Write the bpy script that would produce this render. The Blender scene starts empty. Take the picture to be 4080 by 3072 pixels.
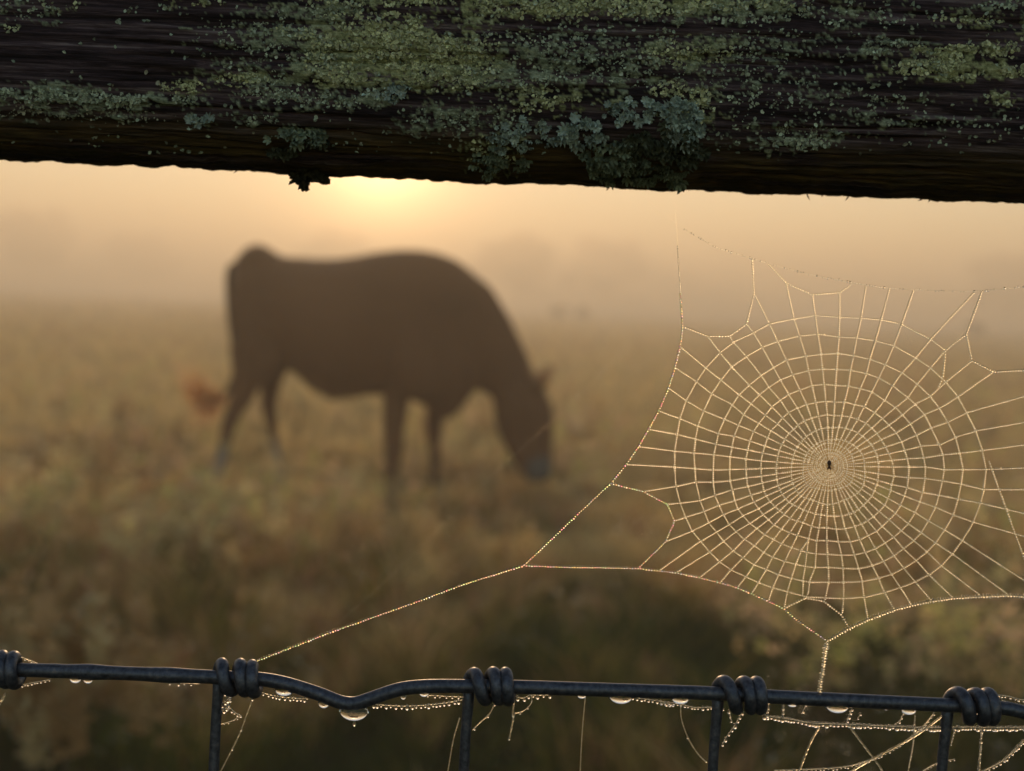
import bpy, bmesh, math, random
import numpy as np
from mathutils import Vector, Matrix, Euler
from mathutils.bvhtree import BVHTree
R = math.radians
random.seed(7); rng = np.random.default_rng(7)
sc = bpy.context.scene
col = sc.collection

# ------------------------------------------------------------------ camera
CAM = Vector((0, 0, 1.0)); F = 5605.0            # focal length in photo pixels (4080 wide)
D0 = 0.29                                        # metres to fence, rail and web
PITCH, ROLL = R(3.27), R(2.35)
cd = bpy.data.cameras.new('camera'); cam = bpy.data.objects.new('camera', cd); col.objects.link(cam)
cd.sensor_width = 36; cd.lens = F/4080*36; cd.clip_start = .01; cd.clip_end = 3000
CM = Matrix.Translation(CAM) @ Matrix.Rotation(math.pi/2-PITCH, 4, 'X') @ Matrix.Rotation(ROLL, 4, 'Z')
cam.matrix_world = CM
cd.dof.use_dof = True; cd.dof.focus_distance = D0*1.003; cd.dof.aperture_fstop = 15.5
sc.camera = cam
CR = CM.to_3x3()
def ray(px, py):
    return (CR @ Vector(((px-2040)/F, (1536-py)/F, -1))).normalized()
def W(px, py, Y=D0):
    d = ray(px, py); return CAM + d*(Y/d.y)
PX = D0/F                                        # metres per photo pixel on the fence plane

# ------------------------------------------------------------------ sky, sun, exposure
SUN_EL = R(6.3); sd = ray(1520, 620); SUN_AZ = math.atan2(sd.x, sd.y)
w = bpy.data.worlds.new('World'); sc.world = w; w.use_nodes = True
nt = w.node_tree; bg = nt.nodes['Background']
sky = nt.nodes.new('ShaderNodeTexSky'); sky.sky_type = 'NISHITA'; sky.sun_disc = False
sky.sun_elevation = SUN_EL; sky.sun_rotation = SUN_AZ; sky.dust_density = 0.0
nt.links.new(sky.outputs[0], bg.inputs[0]); bg.inputs[1].default_value = 0.15
sl = bpy.data.lights.new('sun', 'SUN'); so = bpy.data.objects.new('sun', sl); col.objects.link(so)
sl.energy = 5.0; sl.angle = R(0.6); sl.color = (1, .615, .31)
sv = Vector((math.sin(SUN_AZ)*math.cos(SUN_EL), math.cos(SUN_AZ)*math.cos(SUN_EL), math.sin(SUN_EL)))
so.rotation_euler = sv.to_track_quat('Z', 'Y').to_euler()
sc.view_settings.view_transform = 'Standard'; sc.view_settings.look = 'None'
sc.view_settings.gamma = 1; sc.view_settings.exposure = 0.26
sc.cycles.use_denoising = True
sc.cycles.volume_bounces = 2; sc.cycles.max_bounces = 10; sc.cycles.transmission_bounces = 8
sc.cycles.transparent_max_bounces = 16
sc.cycles.caustics_refractive = True; sc.cycles.caustics_reflective = False
sc.cycles.sample_clamp_indirect = 6

# ------------------------------------------------------------------ helpers
def tag(o, label=None, cat=None, group=None, kind=None):
    if label: o['label'] = label
    if cat: o['category'] = cat
    if group: o['group'] = group
    if kind: o['kind'] = kind
    return o
def empty(name, loc, label, cat, group=None):
    o = bpy.data.objects.new(name, None); col.objects.link(o); o.location = loc; o.empty_display_size = .01
    return tag(o, label, cat, group)
def mesh(name, V, Fc, m, parent=None, smooth=True, colors=None):
    me = bpy.data.meshes.new(name)
    if isinstance(V, np.ndarray) and isinstance(Fc, np.ndarray):
        n = len(Fc); k = Fc.shape[1]
        me.vertices.add(len(V)); me.vertices.foreach_set('co', V.astype(np.float32).ravel())
        me.loops.add(n*k); me.loops.foreach_set('vertex_index', Fc.astype(np.int32).ravel())
        me.polygons.add(n); me.polygons.foreach_set('loop_start', np.arange(0, n*k, k, dtype=np.int32))
        me.update(calc_edges=True); me.validate()
    else:
        me.from_pydata([tuple(v) for v in V], [], [tuple(f) for f in Fc]); me.update()
    if colors is not None:
        a = me.color_attributes.new('tint', 'FLOAT_COLOR', 'POINT')
        c = np.ones((len(V), 4), np.float32); c[:, :3] = colors; a.data.foreach_set('color', c.ravel())
    me.polygons.foreach_set('use_smooth', [smooth]*len(me.polygons))
    me.materials.append(m)
    o = bpy.data.objects.new(name, me); col.objects.link(o)
    if parent is not None:
        o.parent = parent
        if parent.location.length > 0 or True:
            o.matrix_parent_inverse = Matrix.Translation(parent.location).inverted()
    return o
class Bag:
    def __init__(s): s.V = []; s.F = []; s.C = []; s.n = 0
    def add(s, V, Fc, c=None):
        V = np.asarray(V, float); s.V.append(V); s.F.append(np.asarray(Fc)+s.n); s.n += len(V)
        if c is not None: s.C.append(np.broadcast_to(np.asarray(c, float), (len(V), 3)))
    def build(s, name, m, parent=None, smooth=True):
        return mesh(name, np.vstack(s.V), np.vstack(s.F), m, parent, smooth, np.vstack(s.C) if s.C else None)
def tube(P, rad, sides=6, closed_ends=True, sy=1.0):
    P = np.asarray([tuple(p) for p in P], float); n = len(P)
    rad = np.broadcast_to(np.asarray(rad, float), (n,))
    T = np.gradient(P, axis=0); T /= np.linalg.norm(T, axis=1)[:, None]+1e-12
    up = np.array([0, 0, 1.]) if abs(T[0][2]) < .9 else np.array([0, 1., 0])
    N = np.zeros_like(P); v = np.cross(T[0], up); v /= np.linalg.norm(v); N[0] = v
    for i in range(1, n):
        v = N[i-1]-T[i]*np.dot(N[i-1], T[i]); N[i] = v/(np.linalg.norm(v)+1e-12)
    B = np.cross(T, N)
    a = np.arange(sides)*2*math.pi/sides
    V = (P[:, None, :] + rad[:, None, None]*(np.cos(a)[None, :, None]*N[:, None, :]+np.sin(a)[None, :, None]*B[:, None, :]*sy)).reshape(-1, 3)
    i = np.arange(n-1)[:, None]*sides; j = np.arange(sides)[None, :]; j2 = (j+1) % sides
    Q = np.stack([i+j, i+j2, i+sides+j2, i+sides+j], -1).reshape(-1, 4)
    if closed_ends:
        V = np.vstack([V, P[0], P[-1]]); c0 = n*sides; c1 = c0+1
        e = [(c0, (k+1) % sides, k, k) for k in range(sides)]
        # end fans as degenerate-free quads are awkward: collapse rings instead
        V[:sides] = P[0] + (V[:sides]-P[0])*.25; V[(n-1)*sides:n*sides] = P[-1]+(V[(n-1)*sides:n*sides]-P[-1])*.25
        V = V[:n*sides]
    return V, Q
def spline(P, step):
    """Catmull-Rom through P resampled about every step metres"""
    P = [np.array(tuple(p), float) for p in P]
    if len(P) == 2: dense = [P[0]+(P[1]-P[0])*t for t in np.linspace(0, 1, 40)]
    else:
        E = [2*P[0]-P[1]]+P+[2*P[-1]-P[-2]]; dense = []
        for i in range(1, len(E)-2):
            a, b, c, d = E[i-1:i+3]
            for t in np.linspace(0, 1, 24, endpoint=False):
                dense.append(.5*((2*b)+(-a+c)*t+(2*a-5*b+4*c-d)*t*t+(-a+3*b-3*c+d)*t**3))
        dense.append(P[-1])
    D = np.array(dense); L = np.r_[0, np.cumsum(np.linalg.norm(np.diff(D, axis=0), axis=1))]
    n = max(3, int(L[-1]/step)+1); s = np.linspace(0, L[-1], n)
    return np.stack([np.interp(s, L, D[:, k]) for k in range(3)], 1)
def poly(P, step):
    D = np.array([tuple(p) for p in P], float); L = np.r_[0, np.cumsum(np.linalg.norm(np.diff(D, axis=0), axis=1))]
    n = max(3, int(L[-1]/step)+1); s = np.linspace(0, L[-1], n)
    return np.stack([np.interp(s, L, D[:, k]) for k in range(3)], 1)
_H = rng.random(1 << 16)
def _h(*c):
    x = np.zeros_like(c[0], dtype=np.int64)
    for k, v in zip((73856093, 19349663, 83492791), c): x = x ^ (v.astype(np.int64)*k)
    return _H[(x ^ (x >> 13)) & 0xffff]
def noise2(x, y):
    xi = np.floor(x); yi = np.floor(y); fx = x-xi; fy = y-yi; fx = fx*fx*(3-2*fx); fy = fy*fy*(3-2*fy)
    return ((_h(xi, yi)*(1-fx)+_h(xi+1, yi)*fx)*(1-fy)+(_h(xi, yi+1)*(1-fx)+_h(xi+1, yi+1)*fx)*fy)
def fbm(x, y, o=4, g=.5):
    s = 0; a = 1; t = 0
    for k in range(o): s = s+a*noise2(x*2**k+17.3*k, y*2**k+9.1*k); t += a; a *= g
    return s/t
# icosphere / drop templates
def ico(sub):
    bm = bmesh.new(); bmesh.ops.create_icosphere(bm, subdivisions=sub, radius=1)
    V = np.array([v.co[:] for v in bm.verts]); Fc = np.array([[v.index for v in f.verts] for f in bm.faces]); bm.free(); return V, Fc
ICO1, ICO2, ICO3 = ico(1), ico(2), ico(4)

# ------------------------------------------------------------------ materials
def mat(name, base=(.5, .5, .5), rough=.6, **kw):
    m = bpy.data.materials.new(name); m.use_nodes = True; p = m.node_tree.nodes['Principled BSDF']
    p.inputs['Base Color'].default_value = (*base, 1); p.inputs['Roughness'].default_value = rough
    for k, v in kw.items(): p.inputs[k.replace('_', ' ')].default_value = v
    return m
def ramp(nt, stops, fac):
    r = nt.nodes.new('ShaderNodeValToRGB'); e = r.color_ramp.elements
    while len(e) < len(stops): e.new(.5)
    for el, (p, c) in zip(e, stops): el.position = p; el.color = (*c, 1)
    nt.links.new(fac, r.inputs[0]); return r.outputs[0]
def nz(nt, scale, detail=6, vec=None, rough=.6):
    n = nt.nodes.new('ShaderNodeTexNoise'); n.inputs['Scale'].default_value = scale; n.inputs['Detail'].default_value = detail
    n.inputs['Roughness'].default_value = rough
    if vec is not None: nt.links.new(vec, n.inputs['Vector'])
    return n.outputs[0]
def objco(nt, scale=(1, 1, 1)):
    t = nt.nodes.new('ShaderNodeTexCoord'); mp = nt.nodes.new('ShaderNodeMapping'); mp.inputs['Scale'].default_value = scale
    nt.links.new(t.outputs['Object'], mp.inputs[0]); return mp.outputs[0]
def bump(nt, h, strength, dist, bsdf):
    b = nt.nodes.new('ShaderNodeBump'); b.inputs['Strength'].default_value = strength; b.inputs['Distance'].default_value = dist
    nt.links.new(h, b.inputs['Height']); nt.links.new(b.outputs[0], bsdf.inputs['Normal'])

m_wood = mat('wet_weathered_wood', rough=.75); nt = m_wood.node_tree; p = nt.nodes['Principled BSDF']
v = objco(nt, (22, 560, 560)); g = nz(nt, 1, 8, v, .7)
nt.links.new(ramp(nt, [(.36, (.009, .006, .008)), (.46, (.036, .023, .029)), (.54, (.088, .060, .072)), (.64, (.22, .18, .19))], g), p.inputs['Base Color'])
bump(nt, nz(nt, 1, 6, objco(nt, (60, 900, 900)), .7), 1.0, .0012, p)
ge = nt.nodes.new('ShaderNodeNewGeometry'); sx = nt.nodes.new('ShaderNodeSeparateXYZ'); nt.links.new(ge.outputs['Position'], sx.inputs[0])
mr = nt.nodes.new('ShaderNodeMapRange'); mr.inputs[1].default_value = 1.037; mr.inputs[2].default_value = 1.031; nt.links.new(sx.outputs[2], mr.inputs[0])
mm = nt.nodes.new('ShaderNodeMath'); mm.operation = 'MULTIPLY'; mm.use_clamp = True; nt.links.new(mr.outputs[0], mm.inputs[0])
r2 = nt.nodes.new('ShaderNodeMapRange'); r2.inputs[1].default_value = .35; r2.inputs[2].default_value = .5; nt.links.new(nz(nt, 1, 4, objco(nt, (30, 120, 120))), r2.inputs[0]); nt.links.new(r2.outputs[0], mm.inputs[1])
mc = nt.nodes.new('ShaderNodeMixRGB'); nt.links.new(mm.outputs[0], mc.inputs[0]); nt.links.new(p.inputs['Base Color'].links[0].from_socket, mc.inputs[1])
nt.links.new(ramp(nt, [(.35, (.05, .04, .012)), (.6, (.16, .11, .04))], nz(nt, 1, 6, objco(nt, (90, 500, 500)))), mc.inputs[2]); 
at = nt.nodes.new('ShaderNodeAttribute'); at.attribute_name = 'tint'; sp3 = nt.nodes.new('ShaderNodeSeparateColor'); nt.links.new(at.outputs['Color'], sp3.inputs[0])
ml = nt.nodes.new('ShaderNodeMixRGB'); nt.links.new(sp3.outputs[1], ml.inputs[0]); nn_ = nz(nt, 1, 5, objco(nt, (900, 1200, 1200)), .7)
nt.links.new(ramp(nt, [(.35, (.10, .14, .11)), (.55, (.34, .42, .34)), (.7, (.52, .60, .52))], nn_), ml.inputs[1]); nt.links.new(ramp(nt, [(.35, (.14, .16, .07)), (.55, (.42, .46, .24)), (.7, (.62, .66, .40))], nn_), ml.inputs[2])
mf = nt.nodes.new('ShaderNodeMixRGB'); nt.links.new(sp3.outputs[0], mf.inputs[0]); nt.links.new(mc.outputs[0], mf.inputs[1]); nt.links.new(ml.outputs[0], mf.inputs[2]); nt.links.new(mf.outputs[0], p.inputs['Base Color'])
p.inputs['Specular IOR Level'].default_value = .25

def tint_mat(name, rough=.8, transl=0.0, spec=.2, bumpsc=None):
    m = mat(name, rough=rough); nt = m.node_tree; p = nt.nodes['Principled BSDF']; p.inputs['Specular IOR Level'].default_value = spec
    a = nt.nodes.new('ShaderNodeAttribute'); a.attribute_name = 'tint'; nt.links.new(a.outputs['Color'], p.inputs['Base Color'])
    if transl:
        t = nt.nodes.new('ShaderNodeBsdfTranslucent'); mx = nt.nodes.new('ShaderNodeMixShader'); mx.inputs[0].default_value = transl
        nt.links.new(a.outputs['Color'], t.inputs[0]); nt.links.new(p.outputs[0], mx.inputs[1]); nt.links.new(t.outputs[0], mx.inputs[2])
        nt.links.new(mx.outputs[0], nt.nodes['Material Output'].inputs[0])
    if bumpsc: bump(nt, nz(nt, bumpsc, 4, objco(nt)), .6, .0004, p)
    return m
m_lichen = tint_mat('lichen', .9, .0, .1, 2500)
m_grass = tint_mat('grass_blade', .5, .7, .4)
m_leaf = tint_mat('tree_leaf', .6, .3, .2)

m_blade = mat('dull_silk', (.10, .10, .05), .8)
m_wire = mat('galvanised_wire', (.16, .18, .21), .42, Metallic=.75); nt = m_wire.node_tree; p = nt.nodes['Principled BSDF']
n = nz(nt, 900, 5, objco(nt)); nt.links.new(ramp(nt, [(.3, (.035, .044, .065)), (.58, (.095, .112, .155)), (.70, (.16, .16, .18)), (.78, (.14, .085, .05))], n), p.inputs['Base Color'])
r = nt.nodes.new('ShaderNodeMapRange'); r.inputs[3].default_value = .3; r.inputs[4].default_value = .62; nt.links.new(n, r.inputs[0]); nt.links.new(r.outputs[0], p.inputs['Roughness'])
bump(nt, nz(nt, 2200, 4, objco(nt)), .35, .0002, p)

def glass(name, colr, rough, ior=1.33):
    m = bpy.data.materials.new(name); m.use_nodes = True; nt = m.node_tree; nt.nodes.clear()
    o = nt.nodes.new('ShaderNodeOutputMaterial'); g = nt.nodes.new('ShaderNodeBsdfGlass')
    g.inputs['Color'].default_value = (*colr, 1); g.inputs['Roughness'].default_value = rough; g.inputs['IOR'].default_value = ior
    nt.links.new(g.outputs[0], o.inputs[0]); return m, nt, g
m_silk, _, _ = glass('dewy_silk', (1, .99, .92), .42, 1.45)
m_dew, _, _ = glass('dew', (1, 1, 1), .26, 1.33)
m_drop, _, _ = glass('clear_water', (1, 1, 1), .03, 1.33)
m_irid, nt, g = glass('rainbow_tinted_dew', (1, 1, 1), .38, 1.33)
cmix = ramp(nt, [(.34, (1, .55, .9)), (.41, (1, .88, .5)), (.46, (1, .97, .92)), (.50, (.55, 1, .62)), (.54, (1, .95, .9)), (.58, (.55, .75, 1)), (.63, (1, .65, .95)), (.68, (1, .9, .5))], nz(nt, 1300, 1, objco(nt)))  # rainbow glints painted into the glass colour as random tints
nt.links.new(cmix, g.inputs['Color'])

m_cow = mat('cow_hide', rough=.75); nt = m_cow.node_tree; p = nt.nodes['Principled BSDF']; p.inputs['Specular IOR Level'].default_value = .15
tc = nt.nodes.new('ShaderNodeAttribute'); tc.attribute_name = 'tint'; nt.links.new(tc.outputs['Color'], p.inputs['Base Color'])
p.inputs['Sheen Weight'].default_value = .25; p.inputs['Sheen Tint'].default_value = (1, .6, .35, 1)

m_ground = mat('meadow_soil', rough=.95); nt = m_ground.node_tree; p = nt.nodes['Principled BSDF']; p.inputs['Specular IOR Level'].default_value = .05
nt.links.new(ramp(nt, [(.35, (.022, .030, .010)), (.5, (.05, .045, .022)), (.65, (.09, .07, .04))], nz(nt, .9, 8, objco(nt))), p.inputs['Base Color'])

# ------------------------------------------------------------------ ground and haze
def grid(x0, x1, y0, y1, nx, ny, hf):
    x = np.linspace(x0, x1, nx); y = y0+(y1-y0)*np.linspace(0, 1, ny)**2.2
    X, Y = np.meshgrid(x, y); Z = hf(X, Y); V = np.stack([X, Y, Z], -1).reshape(-1, 3)
    i = np.arange(ny-1)[:, None]*nx; j = np.arange(nx-1)[None, :]
    return V, np.stack([i+j, i+j+1, i+nx+j+1, i+nx+j], -1).reshape(-1, 4)
def gh(x, y): return (fbm(x*.35+50, y*.35+50, 3)-.5)*.10
V, Q = grid(-210, 210, -25, 420, 160, 240, gh)
tag(mesh('ground', V, Q, m_ground), kind='structure')
HZ = 13.0
bm = bmesh.new(); bmesh.ops.create_cube(bm, size=1)
for v_ in bm.verts: v_.co = Vector((v_.co.x*424, (v_.co.y+.5)*449-27, (v_.co.z+.5)*(HZ+1.2)-1.2))
me = bpy.data.meshes.new('haze'); bm.to_mesh(me); bm.free()
m_haze = bpy.data.materials.new('haze'); m_haze.use_nodes = True; nt = m_haze.node_tree; nt.nodes.clear()
o = nt.nodes.new('ShaderNodeOutputMaterial'); pv = nt.nodes.new('ShaderNodeVolumePrincipled')
pv.inputs['Color'].default_value = (.96, .89, .75, 1); pv.inputs['Density'].default_value = .0165; pv.inputs['Anisotropy'].default_value = .42
pw = nt.nodes.new('ShaderNodeVolumePrincipled'); ad = nt.nodes.new('ShaderNodeAddShader')      # the few large droplets that make the tight glow round the sun
pw.inputs['Color'].default_value = (.96, .89, .75, 1); pw.inputs['Density'].default_value = .00019; pw.inputs['Anisotropy'].default_value = .96
nt.links.new(pv.outputs[0], ad.inputs[0]); nt.links.new(pw.outputs[0], ad.inputs[1]); nt.links.new(ad.outputs[0], o.inputs['Volume']); me.materials.append(m_haze)
ho = bpy.data.objects.new('haze', me); col.objects.link(ho); tag(ho, 'golden morning mist filling the air over the meadow', 'haze', kind='stuff')

# ------------------------------------------------------------------ meadow grass
def blades(n, dist, xw, hmin, hmax, wid, pal, seed):
    """n bent two-segment blades; dist = array of distances"""
    r = np.random.default_rng(seed); n = len(dist)
    Y = dist; X = (r.random(n)*2-1)*xw(Y); Z = gh(X, Y)
    h = hmin+(hmax-hmin)*r.random(n)**1.3
    patch = .5*fbm(X*.9+9, Y*.55+3, 4)+.5*fbm(X*7+9, Y*4.5+3, 3); tus = np.clip((fbm(X*5.5+31, Y*3.0+77, 3)-.30)/.4, 0, 1); h *= .30+1.15*tus**1.3
    h *= 1-.45*np.exp(-((Y-7.2)/1.6)**2)
    a = r.random(n)*2*math.pi; lean = (.25+.9*r.random(n))*h; wv = wid(Y)*(.6+.8*r.random(n)); fa = r.random(n)*math.pi
    dx, dy = np.cos(a)*lean, np.sin(a)*lean; wx, wy = np.cos(fa)*wv, np.sin(fa)*wv
    V = np.zeros((n, 6, 3))
    for k, (t, b, s) in enumerate([(0, 0, 1), (.6, .35, .8), (1, 1, .12)]):
        for q, sg in ((0, -1), (1, 1)):
            V[:, 2*k+q, 0] = X+dx*b+sg*wx*s; V[:, 2*k+q, 1] = Y+dy*b+sg*wy*s; V[:, 2*k+q, 2] = Z+h*t-(.012 if k == 0 else 0)
    b = np.arange(n)[:, None]*6
    Q = np.concatenate([b+np.array([0, 1, 3, 2]), b+np.array([2, 3, 5, 4])], 0)
    pal = np.array(pal); patch = patch+np.interp(Y, [2.5, 4.0, 5.3, 8], [-.17, -.10, .13, .24])  # far blades painted golden for backlit tips, near ones darker green for shade
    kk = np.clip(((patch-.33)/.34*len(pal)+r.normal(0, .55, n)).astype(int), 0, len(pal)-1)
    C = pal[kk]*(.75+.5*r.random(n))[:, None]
    return V.reshape(-1, 3), Q, np.repeat(C, 6, 0)
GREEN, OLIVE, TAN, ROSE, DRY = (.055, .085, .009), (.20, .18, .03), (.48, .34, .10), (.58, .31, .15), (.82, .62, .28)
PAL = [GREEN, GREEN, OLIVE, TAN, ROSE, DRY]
bag = Bag()
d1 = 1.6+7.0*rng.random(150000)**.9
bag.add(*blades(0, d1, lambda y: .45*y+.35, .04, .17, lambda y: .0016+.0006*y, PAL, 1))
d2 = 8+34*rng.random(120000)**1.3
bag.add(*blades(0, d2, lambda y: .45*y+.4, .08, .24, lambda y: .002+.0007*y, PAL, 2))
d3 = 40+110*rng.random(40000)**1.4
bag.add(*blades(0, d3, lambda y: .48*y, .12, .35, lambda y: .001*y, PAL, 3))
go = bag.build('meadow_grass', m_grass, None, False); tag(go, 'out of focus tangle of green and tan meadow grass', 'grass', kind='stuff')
# dew beads on the near grass that catch the sun
bag = Bag()
for k in range(6500):
    y = 2.4+12*random.random()**1.2; x = (random.random()*2-1)*(.42*y+.2)
    if fbm(np.array([x*1.1+4]), np.array([y*.8+2]), 3)[0] < .47: continue
    z = float(gh(np.array([x]), np.array([y]))[0])+.05+.13*random.random(); s = .003+.003*random.random()
    bag.add(ICO1[0]*s+np.array([x, y, z]), ICO1[1])
o = bag.build('grass_dew', m_dew); tag(o, 'dew beads sparkling on the blurred meadow grass', 'dew', kind='stuff')

# pale seed heads standing above the blades, lit from behind
bag = Bag(); sr = np.random.default_rng(12)
for k in range(7500):
    y = 3.4+18*sr.random()**1.5; x = (sr.random()*2-1)*(.42*y+.2)
    if float(fbm(np.array([x*.8+14]), np.array([y*.5+2]), 3)[0]) < .40+.16*sr.random(): continue
    z = float(gh(np.array([x]), np.array([y]))[0])+.08+.20*sr.random(); big = sr.random() < .22
    c = np.array([(.90, .68, .34), (.92, .80, .42), (.82, .78, .30), (.90, .66, .42)][sr.integers(4)])*(.6+.5*sr.random()); n_ = 34 if big else 8; sg = .026 if big else .009
    q = sr.normal(0, 1, (n_, 3))*np.array([sg, sg, sg*1.5])+np.array([x, y, z])
    for p_ in q:
        s_ = .004+.006*sr.random(); V = np.array([(-s_, 0, 0), (0, 0, -2*s_), (s_, 0, 0), (0, 0, 2*s_)]) @ np.array(Euler(tuple(sr.random(3)*3)).to_matrix()); bag.add(V+p_, np.array([[0, 1, 2, 3]]), c)
o = bag.build('grass_seed_heads', m_grass, None, False); tag(o, 'pale seed heads glowing in the blurred meadow', 'seed heads', kind='stuff')

# ------------------------------------------------------------------ tall seed grasses (blurred pale heads)
def seed_grass(x, y, h, n, label, s):
    e = empty('seeding_grass', (x, y, 0), label, 'grass plant', 'seeding grass plants in the meadow'); r = random.Random(s)
    st = Bag(); hd = Bag()
    for k in range(n):
        a = r.random()*6.28; l = r.random()*.35*h; hh = h*(.7+.3*r.random()); z0 = -.03
        P = [(x+math.cos(a)*l*t*t, y+math.sin(a)*l*t*t, z0+(hh-z0)*t) for t in np.linspace(0, 1, 6)]
        V, Q = tube(P, np.linspace(.0016, .0008, 6), 4); st.add(V, Q, (.12, .10, .05))
        p = np.array(P[-1]); c = (.56, .40, .21) if r.random() < .6 else (.66, .56, .33)
        for j in range(34):
            q = p+np.array([r.gauss(0, .007), r.gauss(0, .007), r.uniform(-.05, .035)]); s_ = .0045+.005*r.random()
            V = np.array([(-s_, 0, 0), (0, 0, -2*s_), (s_, 0, 0), (0, 0, 2*s_)]) @ np.array(Euler((r.random()*3, r.random()*3, r.random()*3)).to_matrix())
            hd.add(V+q, np.array([[0, 1, 2, 3]]), c)
    st.build('stem', m_grass, e); hd.build('seed_head', m_grass, e, False)
for k, (px, dy, h, n, lb) in enumerate([(200, 2.0, .53, 34, 'tan seeding grass blurred in the lower left corner'),
        (20, 2.1, .56, 18, 'tan seeding grass at the left edge near the first wire knot'),
        (790, 4.6, .22, 5, 'pale pinkish seed head alone below the hind legs of the cow'),
        (3700, 4.4, .25, 6, 'pale blurred seed head behind the web, low and right of the spider'),
        (3600, 9.0, .45, 8, 'pinkish seeding grass behind the web, above and right of the spider'),
        (2000, 5.6, .3, 5, 'small pale seed head beside the muzzle of the cow'),
        (380, 5.8, .35, 9, 'rosy seeding grass left of and below the cow'),
        (480, 8.4, .35, 7, 'pale seeding grass left of the hind hooves of the cow'),
        (2700, 6.5, .3, 7, 'rosy seeding grass behind the left side of the web'),
        (1180, 8.3, .42, 5, 'pale seed heads seen under the belly of the cow')]):
    d = ray(px, 1900); X = d.x/d.y*dy
    seed_grass(X, dy, h, n, lb, k)

# ------------------------------------------------------------------ trees and shrubs lost in the mist
def tree_mesh(seed, H, Rr):
    r = random.Random(seed); tb = Bag(); cb = Bag()
    tb.add(*tube([(0, 0, -.1), (.05, 0, H*.3), (-.05, .05, H*.6), (0, 0, H*.9)], [.22*H/8, .17*H/8, .1*H/8, .03], 8))
    cl = []
    for k in range(9):
        a = r.random()*6.28; z = H*(.32+.4*r.random()); q = (math.cos(a)*Rr*.8*r.random(), math.sin(a)*Rr*.8*r.random(), z+H*.2)
        tb.add(*tube([(0, 0, z), (q[0]*.5, q[1]*.5, z+H*.12), q], [.07*H/8, .04, .015], 5)); cl.append(q)
    for k in range(14): cl.append((r.gauss(0, Rr*.4), r.gauss(0, Rr*.4), H*(.4+.5*r.random())))
    for c in cl:
        rr = Rr*(.28+.25*r.random())
        for j in range(170):
            d = Vector((r.gauss(0, 1), r.gauss(0, 1), r.gauss(0, 1))).normalized()*rr*r.random()**.4
            s = .10*H/8*(1+r.random()); M = np.array(Euler((r.random()*6, r.random()*6, 0)).to_matrix())
            z = min(max(c[2]+d.z*.8, .3), H)
            g = r.random(); cb.add(np.array([(-s, -s, 0), (s, -s, 0), (s, s, 0), (-s, s, 0)]) @ M+np.array([c[0]+d.x, c[1]+d.y, z]), np.array([[0, 1, 2, 3]]), (.05+.03*g, .06+.03*g, .02))
    return tb, cb
def plant(name, cat, group, protos, spots):
    for i, (px, Y, k, rz, lb) in enumerate(spots):
        d = ray(px, 1216); X = d.x/d.y*Y
        e = empty(name, (X, Y, float(gh(np.array([X]), np.array([Y]))[0])), lb, cat, group); e.rotation_euler.z = rz
        for nm, me, m in protos[k]:
            c = bpy.data.objects.new(nm, me); col.objects.link(c); c.parent = e
def proto(seed, H, Rr, cn='crown'):
    tb, cb = tree_mesh(seed, H, Rr); a = tb.build('trunk', m_bark); b = cb.build(cn, m_leaf, None, False); out = [('trunk', a.data, 0), (cn, b.data, 0)]
    bpy.data.objects.remove(a); bpy.data.objects.remove(b); return out
m_bark = mat('bark', (.06, .045, .035), .9)
T1, T2 = proto(3, 12, 5), proto(5, 10.5, 6)
plant('misty_tree', 'tree', 'trees faded in the mist', [T1, T2], [
    (120, 200, 0, .2, 'faint tree in the mist at the far left'), (560, 235, 1, 1.2, 'faint tree in the mist above the tail head of the cow'),
    (1330, 225, 0, 2.4, 'faint tree in the mist left of the sun glow'), (2060, 190, 1, 3.1, 'faint tree in the mist just right of the cow and sun glow'),
    (2420, 215, 0, 4.1, 'faint tree in the mist above the left mooring thread of the web'), (4020, 190, 1, 5.0, 'faint tree in the mist at the far right edge')])
S1 = proto(11, 1.1, .5, 'foliage')
plant('misty_shrub', 'shrub', 'shrubs faded at the edge of the field', [S1], [
    (2225, 84, 0, .3, 'left of the two small blurred shrubs on the misty skyline right of the cow'), (2330, 88, 0, 1.9, 'right of the two small blurred shrubs on the misty skyline right of the cow'),
    (3900, 80, 0, 2.5, 'small blurred shrub on the misty skyline behind the right of the web')])

# ------------------------------------------------------------------ cow
CY = 7.4
def cw(cx, cy, y=0.0):                       # silhouette point measured on an enlarged view of the cow
    v = W(600+cx*.8137, 850+cy*.8137, CY); return np.array([v.x, CY+y, v.z])
CS = .8137*CY/F
def loft(secs, n=18):
    """secs: (x, y, half height px, half width m, direction angle, lateral offset)"""
    V = []
    for (cx, cy, hh, hw, ang, *off) in secs:
        c = cw(cx, cy, off[0] if off else 0); a = R(ang); up = np.array([math.sin(a), 0, math.cos(a)])
        for k in range(n):
            t = 2*math.pi*k/n; V.append(c+up*math.cos(t)*hh*CS+np.array([0, 1, 0])*math.sin(t)*hw)
    V = np.array(V); m = len(secs); i = np.arange(m-1)[:, None]*n; j = np.arange(n)[None, :]
    Q = np.stack([i+j, i+(j+1) % n, i+n+(j+1) % n, i+n+j], -1).reshape(-1, 4).tolist()
    Q.append(list(range(n))[::-1]); Q.append([(m-1)*n+k for k in range(n)])
    return V, Q
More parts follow.
